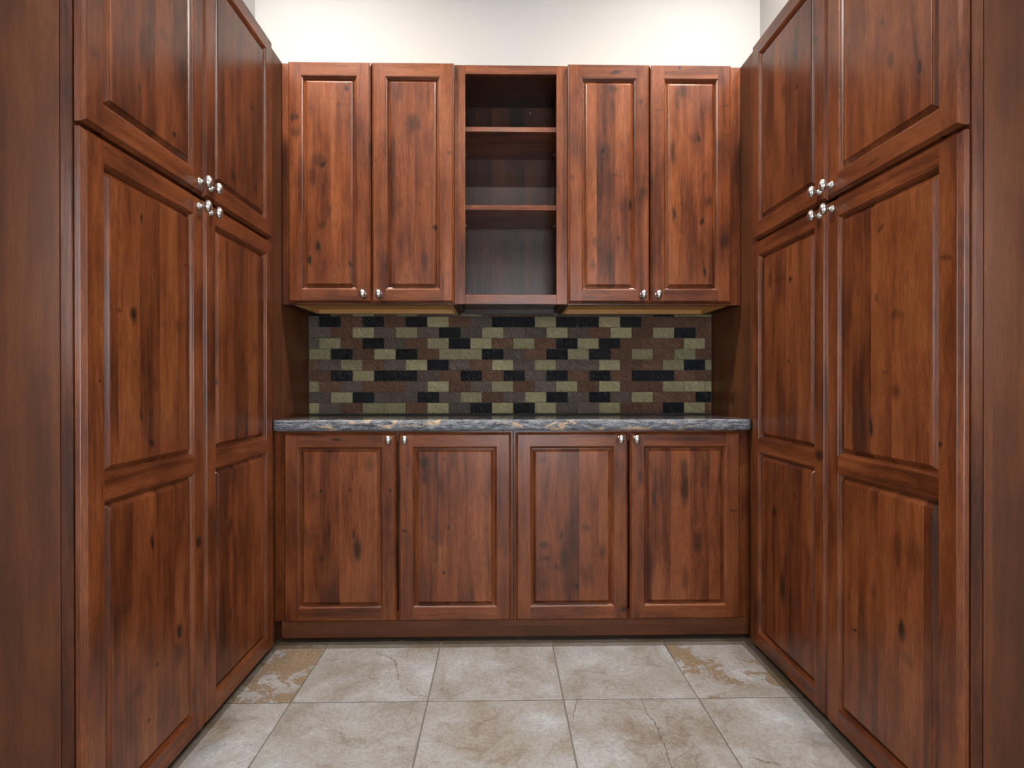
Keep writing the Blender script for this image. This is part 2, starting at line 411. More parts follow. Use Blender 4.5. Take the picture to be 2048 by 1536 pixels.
# travertine-look floor tiles
def travertine(name, brown=0.0, cracks=(), seed=0.0, warm=0.0):
    m, nt, p = new_mat(name)
    tc = nt.n('ShaderNodeTexCoord').outputs['Object']
    q = nt.v('ADD', tc, (seed * 3.1, seed * 5.7, seed))
    w = nt.n('ShaderNodeTexNoise'); nt.l(q, w.inputs['Vector']); w.inputs['Scale'].default_value = 4.0; w.inputs['Detail'].default_value = 4
    qq = nt.v('ADD', q, nt.v('MULTIPLY', w.outputs['Color'], (0.22, 0.22, 0.0)))
    cl = nt.noise(qq, 5.0, 5, 0.6)
    fi = nt.noise(q, 75.0, 3, 0.65)
    base = nt.ramp(nt.m('ADD', nt.m('MULTIPLY', cl, 0.72), nt.m('MULTIPLY', fi, 0.28)),
                   [(0.32, (0.150 + warm * .015, 0.118, 0.090 - warm * .01)), (0.44, (0.210 + warm * .008, 0.190, 0.168 - warm * .008)),
                    (0.54, (0.245, 0.238, 0.228)), (0.70, (0.345, 0.348, 0.348))])
    # dark rims between cloud layers
    band = nt.noise(qq, 3.2, 3, 0.5)
    ln = nt.m('ABSOLUTE', nt.m('SUBTRACT', band, 0.5))
    rim = nt.m('MULTIPLY', nt.smooth(ln, 0.014, 0.0), nt.smooth(cl, 0.62, 0.42, 0.0, 0.42))
    col = nt.mix(rim, base, (0.135, 0.090, 0.060))
    # fine vermiculate fleck
    vf = nt.noise(nt.v('MULTIPLY', qq, (1.0, 1.0, 1.0)), 150.0, 3, 0.7, 1.2)
    fl = nt.n('ShaderNodeVectorMath', operation='SCALE'); nt.l(col, fl.inputs[0]); nt.l(nt.smooth(vf, 0.34, 0.62, 0.80, 1.10), fl.inputs['Scale'])
    col = fl.outputs[0]
    if brown:
        bb = nt.m('ADD', nt.m('MULTIPLY', nt.noise(qq, 6.5, 5, 0.62, 0.8), 0.82), nt.m('MULTIPLY', nt.noise(q, 26.0, 4, 0.6), 0.18))
        bm_ = nt.smooth(bb, 0.515 - brown, 0.535 - brown)
        edge = nt.smooth(nt.m('ABSOLUTE', nt.m('SUBTRACT', bb, 0.522 - brown)), 0.010, 0.0)
        bcol = nt.mix(nt.smooth(vf, 0.35, 0.65), (0.115, 0.072, 0.038), (0.215, 0.152, 0.092))
        col = nt.mix(nt.m('MULTIPLY', bm_, 0.88), col, bcol)
        col = nt.mix(nt.m('MULTIPLY', edge, 0.55), col, (0.085, 0.045, 0.02))
    # small pits
    pv = nt.n('ShaderNodeTexVoronoi', feature='F1'); nt.l(nt.v('MULTIPLY', q, (1, 0.7, 1)), pv.inputs['Vector']); pv.inputs['Scale'].default_value = 85.0
    ps = nt.n('ShaderNodeSeparateColor'); nt.l(pv.outputs['Color'], ps.inputs[0])
    pit = nt.m('MULTIPLY', nt.smooth(pv.outputs['Distance'], 0.28, 0.10), nt.m('GREATER_THAN', ps.outputs[0], 0.80))
    pit = nt.m('MULTIPLY', pit, nt.smooth(nt.noise(q, 6.0, 2), 0.50, 0.66))
    h = nt.m('MULTIPLY', pit, -1.0)
    # cracks given as polylines in the tile's own coordinates
    cr = None
    if cracks:
        jn = nt.n('ShaderNodeTexNoise'); nt.l(q, jn.inputs['Vector']); jn.inputs['Scale'].default_value = 60.0; jn.inputs['Detail'].default_value = 3
        cq = nt.v('MULTIPLY', nt.v('ADD', tc, nt.v('MULTIPLY', nt.v('SUBTRACT', jn.outputs['Color'], (.5, .5, .5)), (0.022, 0.022, 0))), (1, 1, 0))
        for poly in cracks:
            for (x0, y0), (x1, y1) in zip(poly[:-1], poly[1:]):
                L = math.hypot(x1 - x0, y1 - y0); ux, uy = (x1 - x0) / L, (y1 - y0) / L
                r = nt.v('SUBTRACT', cq, (x0, y0, 0))
                t = nt.m('MINIMUM', nt.m('MAXIMUM', nt.v('DOT_PRODUCT', r, (ux, uy, 0)), 0.0), L)
                sv = nt.n('ShaderNodeVectorMath', operation='SCALE'); sv.inputs[0].default_value = (ux, uy, 0); nt.l(t, sv.inputs['Scale'])
                dd = nt.v('LENGTH', nt.v('SUBTRACT', r, sv.outputs[0]))
                e = nt.smooth(dd, 0.0026, 0.0007)
                cr = e if cr is None else nt.m('MAXIMUM', cr, e)
    dk = pit if cr is None else nt.m('MAXIMUM', pit, cr)
    col = nt.mix(nt.m('MULTIPLY', dk, 0.72), col, (0.045, 0.03, 0.02))
    # darker brown margin on the stone along the cabinet fronts, in two stepped bands
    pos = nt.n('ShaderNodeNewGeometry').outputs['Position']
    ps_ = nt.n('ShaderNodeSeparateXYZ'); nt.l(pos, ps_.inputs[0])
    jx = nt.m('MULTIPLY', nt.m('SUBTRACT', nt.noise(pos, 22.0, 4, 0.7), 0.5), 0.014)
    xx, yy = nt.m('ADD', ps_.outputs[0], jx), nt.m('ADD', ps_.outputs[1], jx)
    def margin(xl_, xr_, yb_):
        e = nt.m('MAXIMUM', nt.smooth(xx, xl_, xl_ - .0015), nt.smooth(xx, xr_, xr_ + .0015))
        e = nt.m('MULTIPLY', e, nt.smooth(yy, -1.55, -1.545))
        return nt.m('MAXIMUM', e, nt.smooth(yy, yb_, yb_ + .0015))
    col = nt.mix(nt.m('MULTIPLY', margin(-.8975, .9920, -.4770), 0.70), col, (0.055, 0.040, 0.024))
    col = nt.mix(nt.m('MULTIPLY', margin(-.9170, 1.0125, -.4480), 0.72), col, (0.030, 0.020, 0.011))
    nt.l(col, p.inputs['Base Color'])
    nt.l(nt.smooth(cl, 0.3, 0.7, 0.42, 0.55), p.inputs['Roughness'])
    nt.l(nt.bump(nt.m('MULTIPLY', fi, 0.25), 0.35, 0.0015), p.inputs['Normal'])
    return m

# ------------------------------------------------------------------ key dimensions (metres)
XL, XR = -0.9362, 1.0537            # face-frame planes of the tall cabinets
WL, WR = -1.1965, 1.2965            # side walls
DT = 0.024                          # door front stands this far off the face frame
YU, YB, YC = -0.325, -0.412, -0.4425
ZTOP = 2.452
ZC0, ZC1 = 0.8765, 0.922            # counter slab
REAR = -4.70

# ------------------------------------------------------------------ room shell
def wall(name, lo, hi, mat, label):
    o = box(name, lo, hi, mat, bevel=0.0, grain=None)
    return struct(o, label)
wall('wall_back', (WL - .12, 0.0, 0), (WR + .12, 0.12, CEIL), M_WALL, 'off-white painted wall above the upper cabinets')
wall('ceiling', (WL - .12, REAR - .12, CEIL), (WR + .12, 0.12, CEIL + .1), M_CEIL, 'white ceiling')

# rear and side walls, each with a window behind the photographer's standpoint
def quadbox(vs_, fs_, lo, hi):
    b = len(vs_)
    for x in (lo[0], hi[0]):
        for y in (lo[1], hi[1]):
            for z in (lo[2], hi[2]): vs_.append((x, y, z))
    for f in ((0, 1, 3, 2), (4, 6, 7, 5), (0, 4, 5, 1), (2, 3, 7, 6), (0, 2, 6, 4), (1, 5, 7, 3)):
        fs_.append(tuple(b + i for i in f))
M_WHITE, _, _ = simple('white_window_paint', (0.8, 0.8, 0.78), 0.4)
def window_wall(wname, wlabel, num, axis, face, outward, s0, s1, a0, a1, z0, z1):
    """wall slab with an opening; axis: direction the wall runs in (0 = x, 1 = y); face: its room side"""
    def bx(vs_, fs_, p0, p1, q0, q1, d0, d1):
        n0, n1 = sorted((face + outward * d0, face + outward * d1))
        lo = (p0, n0, q0) if axis == 0 else (n0, p0, q0)
        hi = (p1, n1, q1) if axis == 0 else (n1, p1, q1)
        quadbox(vs_, fs_, lo, hi)
    vs_, fs_ = [], []
    bx(vs_, fs_, s0, a0, 0, CEIL, 0, .12); bx(vs_, fs_, a1, s1, 0, CEIL, 0, .12)
    bx(vs_, fs_, a0, a1, 0, z0, 0, .12); bx(vs_, fs_, a0, a1, z1, CEIL, 0, .12)
    struct(mesh_obj(wname, vs_, fs_, M_WALL), wlabel)
    vs_, fs_ = [], []
    for p0, p1, q0, q1 in ((a0, a0 + .05, z0, z1), (a1 - .05, a1, z0, z1), (a0 + .05, a1 - .05, z0, z0 + .05), (a0 + .05, a1 - .05, z1 - .05, z1)):
        bx(vs_, fs_, p0, p1, q0, q1, .03, .09)
    w = struct(mesh_obj('window_%d' % num, vs_, fs_, M_WHITE), 'white framed window in the ' + wname.split('_')[1] + ' wall behind the viewpoint')
    vs_, fs_ = [], []
    m = (a0 + a1) / 2
    bx(vs_, fs_, m - .018, m + .018, z0 + .05, z1 - .05, .035, .085)
    mesh_obj('mullion', vs_, fs_, M_WHITE, w)
    wl = bpy.data.lights.new('window_daylight', 'AREA')
    wl.shape = 'RECTANGLE'; wl.size = a1 - a0; wl.size_y = z1 - z0
    wl.energy = WINDOW_RADIANCE[num] * math.pi * wl.size * wl.size_y; wl.color = (0.93, 0.96, 1.0)
    wo = link(bpy.data.objects.new('window_daylight', wl))
    n = face + outward * .13
    wo.location = (m, n, (z0 + z1) / 2) if axis == 0 else (n, m, (z0 + z1) / 2)
    d = Vector((0, -outward, 0)) if axis == 0 else Vector((-outward, 0, 0))
    wo.rotation_euler = d.to_track_quat('-Z', 'Z').to_euler()
window_wall('wall_rear', 'off-white wall with a window facing the cabinets', 1, 0, REAR, -1, WL - .12, WR + .12, -.15, .85, .35, 2.25)
window_wall('wall_left', 'off-white painted side wall behind the tall cabinet on the left', 2, 1, WL, -1, REAR, 0.0, -2.45, -1.85, .55, 2.35)
window_wall('wall_right', 'off-white painted side wall behind the tall cabinet on the right', 3, 1, WR, 1, REAR, 0.0, -2.45, -1.85, .55, 2.35)

# ------------------------------------------------------------------ floor with single tiles
GX0, GY0, TS, JT = -0.7037, -0.8447, 0.4595, 0.0042
floor = struct(box('floor', (WL - .1, REAR - .1, -0.06), (WR + .1, 0.1, -0.004), M_GROUT, None, 0.0, None), 'stone tiled floor with thin dark grout lines')
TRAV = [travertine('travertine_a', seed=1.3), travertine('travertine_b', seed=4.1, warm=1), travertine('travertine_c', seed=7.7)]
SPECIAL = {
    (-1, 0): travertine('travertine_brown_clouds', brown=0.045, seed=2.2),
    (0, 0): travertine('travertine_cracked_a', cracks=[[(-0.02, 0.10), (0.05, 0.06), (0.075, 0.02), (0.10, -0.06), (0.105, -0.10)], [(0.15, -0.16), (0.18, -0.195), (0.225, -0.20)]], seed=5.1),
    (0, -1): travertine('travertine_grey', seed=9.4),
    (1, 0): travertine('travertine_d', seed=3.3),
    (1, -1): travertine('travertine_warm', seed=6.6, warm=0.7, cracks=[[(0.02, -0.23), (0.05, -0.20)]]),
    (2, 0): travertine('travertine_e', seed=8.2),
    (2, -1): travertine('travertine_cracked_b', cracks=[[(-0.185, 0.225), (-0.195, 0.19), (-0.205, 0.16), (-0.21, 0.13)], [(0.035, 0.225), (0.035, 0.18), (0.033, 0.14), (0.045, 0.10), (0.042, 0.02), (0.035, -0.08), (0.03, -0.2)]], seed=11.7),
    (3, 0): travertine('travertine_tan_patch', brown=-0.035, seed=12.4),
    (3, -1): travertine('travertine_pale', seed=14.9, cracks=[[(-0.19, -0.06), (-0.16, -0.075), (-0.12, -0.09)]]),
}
def floor_tile_mesh(w, d):
    return box_mesh('tile', (-w / 2, -d / 2, -0.008), (w / 2, d / 2, 0.0), TRAV[0], 0.0012, None)
tile_cache = {}
for i in range(-2, 5):
    for j in range(-9, 2):
        x0, x1 = max(GX0 + i * TS, WL + .002), min(GX0 + (i + 1) * TS, WR - .002)
        y0, y1 = max(GY0 + j * TS, REAR + .002), min(GY0 + (j + 1) * TS, -0.002)
        if x1 - x0 < 0.03 or y1 - y0 < 0.03: continue
        if y0 > YB + .03: continue                     # wholly under the base cabinets
        key = (round(x1 - x0, 4), round(y1 - y0, 4))
        if key not in tile_cache:
            tile_cache[key] = floor_tile_mesh(key[0] - JT, key[1] - JT)
        o = bpy.data.objects.new('tile', tile_cache[key]); link(o, floor)
        o.location = ((x0 + x1) / 2, (y0 + y1) / 2, 0.0)
        o.material_slots[0].link = 'OBJECT'
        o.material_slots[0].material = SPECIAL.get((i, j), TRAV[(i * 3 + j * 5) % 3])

# ------------------------------------------------------------------ raised-panel doors
ST = 0.058          # stile / rail width including the shaped outer edge
TH = 0.0215         # door thickness
OUT = [(0.0, 0.0105), (0.0008, 0.0120), (0.0030, 0.0140), (0.0052, 0.0166), (0.0070, 0.0188), (0.0080, 0.0200), (0.0086, 0.0215)]
STK = [(0.0, 0.0215), (0.0006, 0.0198), (0.0030, 0.0188), (0.0058, 0.0160), (0.0078, 0.0124), (0.0100, 0.0112), (0.0108, 0.0065)]
PAN = [(0.0085, 0.0075), (0.0125, 0.0078), (0.0160, 0.0098), (0.0210, 0.0140), (0.0244, 0.0166), (0.0250, 0.0186), (0.0265, 0.0190)]

def interp(prof, t):
    if t <= prof[0][0]: return prof[0][1]
    for (a, da), (b, db) in zip(prof[:-1], prof[1:]):
        if t <= b: return da + (db - da) * (t - a) / (b - a)
    return prof[-1][1]

def height_piece(name, us, vs_, fn, place, mat, parent, grain, back=0.0):
    """solid with a shaped front: us x vs grid, depth from fn(u, v); place maps (u, v, depth) to the room"""
    nu, nv = len(us), len(vs_)
    verts, faces = [], []
    for v in vs_:
        for u in us: verts.append(place(u, v, fn(u, v)))
    for j in range(nv - 1):
        for i in range(nu - 1):
            faces.append((j * nu + i, j * nu + i + 1, (j + 1) * nu + i + 1, (j + 1) * nu + i))
    loop = [i for i in range(nu)] + [j * nu + nu - 1 for j in range(1, nv)] + [(nv - 1) * nu + i for i in range(nu - 2, -1, -1)] + [j * nu for j in range(nv - 2, 0, -1)]
    b0 = len(verts)
    uv = [(us[k % nu], vs_[k // nu]) for k in loop]
    for u, v in uv: verts.append(place(u, v, back))
    n = len(loop)
    for k in range(n):
        faces.append((loop[k], b0 + k, b0 + (k + 1) % n, loop[(k + 1) % n]))
    faces.append(tuple(b0 + k for k in range(n)))
    o = mesh_obj(name, verts, faces, mat, parent)
    me = o.data
    if parent is not None: to_local(o, parent)
    ex = Vector(place(1, 0, 0)) - Vector(place(0, 0, 0))
    ez = Vector(place(0, 1, 0)) - Vector(place(0, 0, 0))
    ed = Vector(place(0, 0, 1)) - Vector(place(0, 0, 0))
    o0 = Vector(place(0, 0, 0))
    off = roff()
    ax, al = (ex, ez) if grain == 'V' else (ez, ex)
    base = (off[0] - o0.dot(ax), off[1] - o0.dot(ed), off[2] - o0.dot(al))
    add_gco(me, ax, ed, al, base)
    return o, off                                     # gco = (u or v) + off

def ends(a, b, pa, pb):
    """sorted grid lines between a and b with profile steps at each end"""
    s = {round(a + t, 6) for t, _ in pa} | {round(b - t, 6) for t, _ in pb} | {a, b}
    return sorted(x for x in s if a - 1e-6 <= x <= b + 1e-6)

KNOB_ME = None
def knob_mesh():
    bm = bmesh.new()
    seg = 20
    prof = [(0.0, 0.0), (0.0108, 0.0), (0.0112, 0.0014), (0.0100, 0.0030), (0.0068, 0.0062), (0.0046, 0.0100), (0.0042, 0.0138), (0.0056, 0.0150)]
    rings = []
    for r, h in prof:
        if r == 0: rings.append([bm.verts.new((0, 0, h))]); continue
        rings.append([bm.verts.new((r * math.cos(2 * math.pi * k / seg), r * math.sin(2 * math.pi * k / seg), h)) for k in range(seg)])
    # oval egg-shaped head, taller than wide
    for t in range(1, 10):
        a = math.pi * t / 10 * 0.985 + 0.03
        r = math.sin(a); h = 0.0253 - 0.0108 * math.cos(a)
        rings.append([bm.verts.new((0.0122 * r * math.cos(2 * math.pi * k / seg), 0.0166 * r * math.sin(2 * math.pi * k / seg), h)) for k in range(seg)])
    rings.append([bm.verts.new((0, 0, 0.0361))])
    for A, B in zip(rings[:-1], rings[1:]):
        for k in range(seg):
            k2 = (k + 1) % seg
            if len(A) == 1: bm.faces.new((A[0], B[k2], B[k]))
            elif len(B) == 1: bm.faces.new((A[k], A[k2], B[0]))
            else: bm.faces.new((A[k], A[k2], B[k2], B[k]))
    bmesh.ops.recalc_face_normals(bm, faces=bm.faces)
    me = bpy.data.meshes.new('knob')
    bm.to_mesh(me); bm.free()
    for p_ in me.polygons: p_.use_smooth = True
    me.materials.append(M_NICKEL)
    return me
KNOB_ME = knob_mesh()

def door(parent, place, h0, h1, z0, z1, rails, knob, key=None, top_r=ST, bot_r=ST, hdir=1, label=None):
    """door leaf: h runs along the wall (world x or y), z up.  rails: list of (z_low, z_high) middle rails.
    place(h, z, depth) -> world.  key picks the knot marks read off the photograph"""
    marks = KNOTS.get(key, [])
    core = [place(h0 + .004, z0 + .004, .0005), place(h1 - .004, z0 + .004, .0005), place(h1 - .004, z1 - .004, .0005), place(h0 + .004, z1 - .004, .0005),
            place(h0 + .004, z0 + .004, .006), place(h1 - .004, z0 + .004, .006), place(h1 - .004, z1 - .004, .006), place(h0 + .004, z1 - .004, .006)]
    d = mesh_obj('door', core, [(0, 1, 2, 3), (4, 5, 6, 7), (0, 1, 5, 4), (1, 2, 6, 5), (2, 3, 7, 6), (3, 0, 4, 7)], M_PLY, parent)
    to_local(d, parent)
    add_gco(d.data, X3, Y3, Z3, roff())
    if label: d['label'] = label
    def sub(nm, us, vs_, fn, grain, base_mat, boards, knots, hold):
        o, off = height_piece(nm, us, vs_, fn, place, base_mat, d, grain)
        ua, ub, va, vb = us[0], us[-1], vs_[0], vs_[-1]
        mine = []
        for (h, z, rh, rz, st) in marks:
            if ua <= h <= ub and va <= z <= vb:
                rh, rz = max(rh, .006), max(rz, .006)
                if grain == 'V': mine.append((h + off[0], z + off[2], rh, rz, st))
                else: mine.append((z + off[0], h + off[2], rz, rh, st))
        if mine or hold:
            o.data.materials[0] = wood_mat(nm + '_alder', boards=boards, knots=knots, marks=mine)
        return o
    # stiles
    for side in (0, 1):
        if side == 0:
            us = sorted({round(h0 + t, 6) for t, _ in OUT} | {round(h0 + ST + t, 6) for t, _ in STK})
            fu = lambda u: min(interp(OUT, u - h0), interp(STK, u - h0 - ST) if u > h0 + ST else TH)
        else:
            us = sorted({round(h1 - t, 6) for t, _ in OUT} | {round(h1 - ST - t, 6) for t, _ in STK})
            fu = lambda u: min(interp(OUT, h1 - u), interp(STK, h1 - ST - u) if u < h1 - ST else TH)
        vs_ = ends(z0, z1, OUT, OUT)
        sub('stile', us, vs_, lambda u, v: min(fu(u), interp(OUT, v - z0), interp(OUT, z1 - v)), 'V', M_WOOD, 0.0, 0.4, False)
    # rails
    ra, rb = h0 + ST, h1 - ST
    zi0, zi1 = z0 + bot_r, z1 - top_r
    us = [ra, rb]
    vs_ = sorted({round(z0 + t, 6) for t, _ in OUT} | {round(zi0 + t, 6) for t, _ in STK})
    sub('rail', us, vs_, lambda u, v: min(interp(OUT, v - z0), interp(STK, v - zi0) if v > zi0 else TH), 'H', M_RAIL, 0.0, 0.3, False)
    vs_ = sorted({round(z1 - t, 6) for t, _ in OUT} | {round(zi1 - t, 6) for t, _ in STK})
    sub('rail', us, vs_, lambda u, v: min(interp(OUT, z1 - v), interp(STK, zi1 - v) if v < zi1 else TH), 'H', M_RAIL, 0.0, 0.3, False)
    for (a, b) in rails:
        vs_ = sorted({round(a - t, 6) for t, _ in STK} | {round(b + t, 6) for t, _ in STK})
        sub('rail', us, vs_, lambda u, v, a=a, b=b: interp(STK, a - v) if v < a else (interp(STK, v - b) if v > b else TH), 'H', M_RAIL, 0.0, 0.3, False)
    # raised panels
    lims = [zi0] + [x for r in rails for x in r] + [zi1]
    for k in range(0, len(lims), 2):
        a, b = lims[k], lims[k + 1]
        us = sorted({round(ra + t, 6) for t, _ in PAN} | {round(rb - t, 6) for t, _ in PAN})
        vs_ = sorted({round(a + t, 6) for t, _ in PAN} | {round(b - t, 6) for t, _ in PAN})
        sub('panel', us, vs_, lambda u, v, a=a, b=b: min(interp(PAN, u - ra), interp(PAN, rb - u), interp(PAN, v - a), interp(PAN, b - v)), 'V', None or M_WOOD, 1.0, 0.16, True)
    # knob
    kh, kz = knob
    o = bpy.data.objects.new('knob', KNOB_ME); link(o, d)
    p0 = Vector(place(kh, kz, TH - .0003)); nrm = (Vector(place(kh, kz, 1)) - Vector(place(kh, kz, 0))).normalized()
    yv = Vector((0, 0, 1)); xv = yv.cross(nrm).normalized()
    M = Matrix(((xv.x, yv.x, nrm.x, p0.x), (xv.y, yv.y, nrm.y, p0.y), (xv.z, yv.z, nrm.z, p0.z), (0, 0, 0, 1)))
    o.matrix_world = M
    o.matrix_parent_inverse = parent.matrix_world.inverted() if False else Matrix.Identity(4)
    o.matrix_local = M
    o.scale = (1.13, 1.13, 1.08)
    o['label'] = 'oval brushed nickel knob'
    return d

# ------------------------------------------------------------------ tall cabinets
def tall_cabinet(sgn, xf, xwall, yend, label, keys, yfar):
    """sgn +1: doors face +x (left cabinet), -1: doors face -x"""
    t = empty('tall_cabinet', (0, 0, 0))
    tag(t, label, 'cabinet', 'tall pantry cabinets')
    fx = lambda a, b: (min(a, b), max(a, b))
    back = xwall + sgn * .001
    inner = xf - sgn * 0.026
    def bb(nm, xa, xb, y0, y1, z0, z1, mat, bev=.001, grain='Z'):
        a, b = fx(xa, xb)
        return box(nm, (a, y0, z0), (b, y1, z1), mat, t, bev, grain)
    bb('end_panel', back, inner - sgn * .0012, yend, yend + .018, 0.001, ZTOP, M_PLY)
    bb('carcass', back, inner, yend + .018, -.002, 0.001, ZTOP - .001, M_IN, 0.0)
    # face frame
    bb('frame_stile', inner, xf, yend + .0008, yend + .045, 0.001, ZTOP, M_EDGE, .0015)
    bb('frame_stile', inner, xf, -1.005, -.957, 0.10, ZTOP - .04, M_WOOD, 0)
    bb('frame_stile', inner, xf, -.525, -.462, 0.001, ZTOP, M_WOOD, .001)
    bb('frame_rail', inner, xf, yend + .045, -.525, ZTOP - .045, ZTOP, M_RAIL, .001, 'Y')
    bb('frame_rail', inner, xf, yend + .045, -.525, 1.605, 1.690, M_RAIL, .001, 'Y')
    bb('frame_rail', inner, xf, yend + .045, -.525, 0.02, 0.10, M_RAIL, .001, 'Y')
    bb('side_panel', inner, xf, -.462, -.002, 0.001, ZTOP, M_PLY, .001)
    off = 0.0025
    place = lambda h, z, d: (xf + sgn * (d + off), h, z)
    yn = yend + .0045
    knu, knl, kfu, kfl = keys
    mid = [(0.8035, 0.8560)] if sgn > 0 else [(0.7985, 0.8510)]
    door(t, place, yn, -.9838, 1.6515, 2.4430, [], (-1.0085, 1.6870), knu, .058, .062)
    door(t, place, yn, -.9838, 0.0110, 1.6405, mid, (-1.0125, 1.6120), knl, .059, .064)
    door(t, place, -.9785, yfar, 1.6515, 2.4430, [], (-.9480, 1.6870), kfu, .058, .062)
    door(t, place, -.9785, yfar, 0.0110, 1.6405, mid, (-.9480, 1.6115), kfl, .059, .064)
    return t
tall_cabinet(1, XL, WL, -1.4704, 'tall reddish-brown knotty wood pantry cabinet on the left side, four raised-panel doors', ('LUN', 'LLN', 'LUF', 'LLF'), -.4800)
tall_cabinet(-1, XR, WR, -1.4830, 'tall reddish-brown knotty wood pantry cabinet on the right side, four raised-panel doors', ('RUN', 'RLN', 'RUF', 'RLF'), -.4800)

# ------------------------------------------------------------------ upper cabinets
def upper_pair(x0, x1, fill_l, fill_r, doors, label, keys):
    t = empty('upper_cabinet', (0, 0, 0))
    tag(t, label, 'cabinet', 'two-door upper cabinets')
    z0, z1 = 1.4118, ZTOP - .0015
    yb = -.0015
    box('frame_stile', (x0, YU, z0), (x0 + fill_l, YU + .02, z1), M_WOOD, t, .001)
    box('frame_stile', (x1 - fill_r, YU, z0), (x1, YU + .02, z1), M_WOOD, t, .001)
    box('frame_rail', (x0 + fill_l, YU, z0), (x1 - fill_r, YU + .02, z0 + .045), M_RAIL, t, .001, 'X')
    box('frame_rail', (x0 + fill_l, YU, z1 - .05), (x1 - fill_r, YU + .02, z1), M_RAIL, t, .001, 'X')
    bl, br = x0 + max(fill_l - .044, .005) , x1 - max(fill_r - .044, .005)
    if fill_l > .05: bl = x0 + .040
    if fill_r > .05: br = x1 - .044
    box('side_panel', (bl, YU + .02, z0 + .001), (bl + .016, yb, z1), M_MAPLE, t, .0008)
    box('side_panel', (br - .016, YU + .02, z0 + .001), (br, yb, z1), M_MAPLE, t, .0008)
    box('bottom_panel', (bl + .016, YU + .02, z0 + .022), (br - .016, yb, z0 + .038), M_MAPLE, t, 0, 'X')
    box('top_panel', (bl + .016, YU + .02, z1 - .02), (br - .016, yb, z1 - .004), M_MAPLE, t, 0, 'X')
    box('back_panel', (bl + .016, -.010, z0 + .038), (br - .016, yb, z1 - .02), M_MAPLE, t, 0)
    box('hanging_rail', (bl + .016, -.022, z0 + .001), (br - .016, yb, z0 + .022), M_MAPLE, t, .0008, 'X')
    box('dark_gap_strip', (x0, YU + .02, z0 + .0005), (bl, yb, z0 + .012), M_IN, t, 0, 'Y')  # dark strips added across the open gaps, standing in for their shade
    box('dark_gap_strip', (br, YU + .02, z0 + .0005), (x1, yb, z0 + .012), M_IN, t, 0, 'Y')
    place = lambda h, z, d: (h, YU - .0025 - d, z)
    for (a, b, kx), k in zip(doors, keys):
        door(t, place, a, b, 1.4190, 2.4490, [], (kx, 1.4520), k, .0625, .0545)
    return t
upper_pair(-.9355, -.1975, .060, .030, [(-.9045, -.5508, -.5810), (-.5465, -.1965, -.5140)],
           'two-door upper cabinet of knotty wood, on the left of the open shelves', ('U1', 'U2'))
upper_pair(.2965, 1.0530, .030, .062, [(.2955, .6475, .6165), (.6515, 1.0035, .6810)],
           'two-door upper cabinet of knotty wood, on the right of the open shelves', ('U3', 'U4'))

# open shelf cabinet between them
t = empty('open_shelf_cabinet', (0, 0, 0))
tag(t, 'narrow open upper cabinet with two shelves between the door cabinets', 'cabinet')
a, b, z0, z1 = -.1958, .2949, 1.4152, ZTOP - .0015
box('frame_stile', (a, YU, z0), (-.1485, YU + .02, z1), M_WOOD, t, .001)
box('frame_stile', (.2477, YU, z0), (b, YU + .02, z1), M_WOOD, t, .001)
box('frame_rail', (-.1485, YU, 2.4117), (.2477, YU + .02, z1), M_RAIL, t, .001, 'X')
box('frame_rail', (-.1485, YU, z0), (.2477, YU + .02, 1.4564), M_RAIL, t, .001, 'X')
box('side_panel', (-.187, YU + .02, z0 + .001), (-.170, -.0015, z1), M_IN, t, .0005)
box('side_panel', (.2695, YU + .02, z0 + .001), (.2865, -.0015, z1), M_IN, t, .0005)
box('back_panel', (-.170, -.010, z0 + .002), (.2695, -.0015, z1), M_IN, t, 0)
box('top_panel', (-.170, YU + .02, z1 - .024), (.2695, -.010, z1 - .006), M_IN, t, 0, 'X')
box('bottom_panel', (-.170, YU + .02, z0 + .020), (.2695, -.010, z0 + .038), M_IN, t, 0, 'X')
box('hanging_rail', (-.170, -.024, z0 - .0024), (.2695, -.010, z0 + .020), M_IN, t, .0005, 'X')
box('dark_gap_strip', (a, YU + .02, z0 - .0025), (-.187, -.0015, z0 + .010), M_IN, t, 0, 'Y')  # dark piece in place of the shaded gap beside the neighbouring box
box('dark_gap_strip', (.2865, YU + .02, z0 - .0025), (b, -.0015, z0 + .010), M_IN, t, 0, 'Y')
SHELF_EDGE = YU + .024
for zs in (2.1735, 1.8310):
    box('shelf', (-.1685, SHELF_EDGE, zs), (.2680, -.0125, zs + .0215), M_WOOD, t, .0008, 'X')
    for sx, px in ((1, -.1698), (-1, .2693)):
        for py in (-.062, -.262):
            vs_, fs_ = [], []
            quadbox(vs_, fs_, (min(px, px + sx * .011), py - .006, zs - .0032), (max(px, px + sx * .011), py + .006, zs - .0004))
            quadbox(vs_, fs_, (min(px, px + sx * .0022), py - .006, zs - .013), (max(px, px + sx * .0022), py + .006, zs - .0032))
            o = mesh_obj('shelf_pin', vs_, fs_, M_STEEL, t)
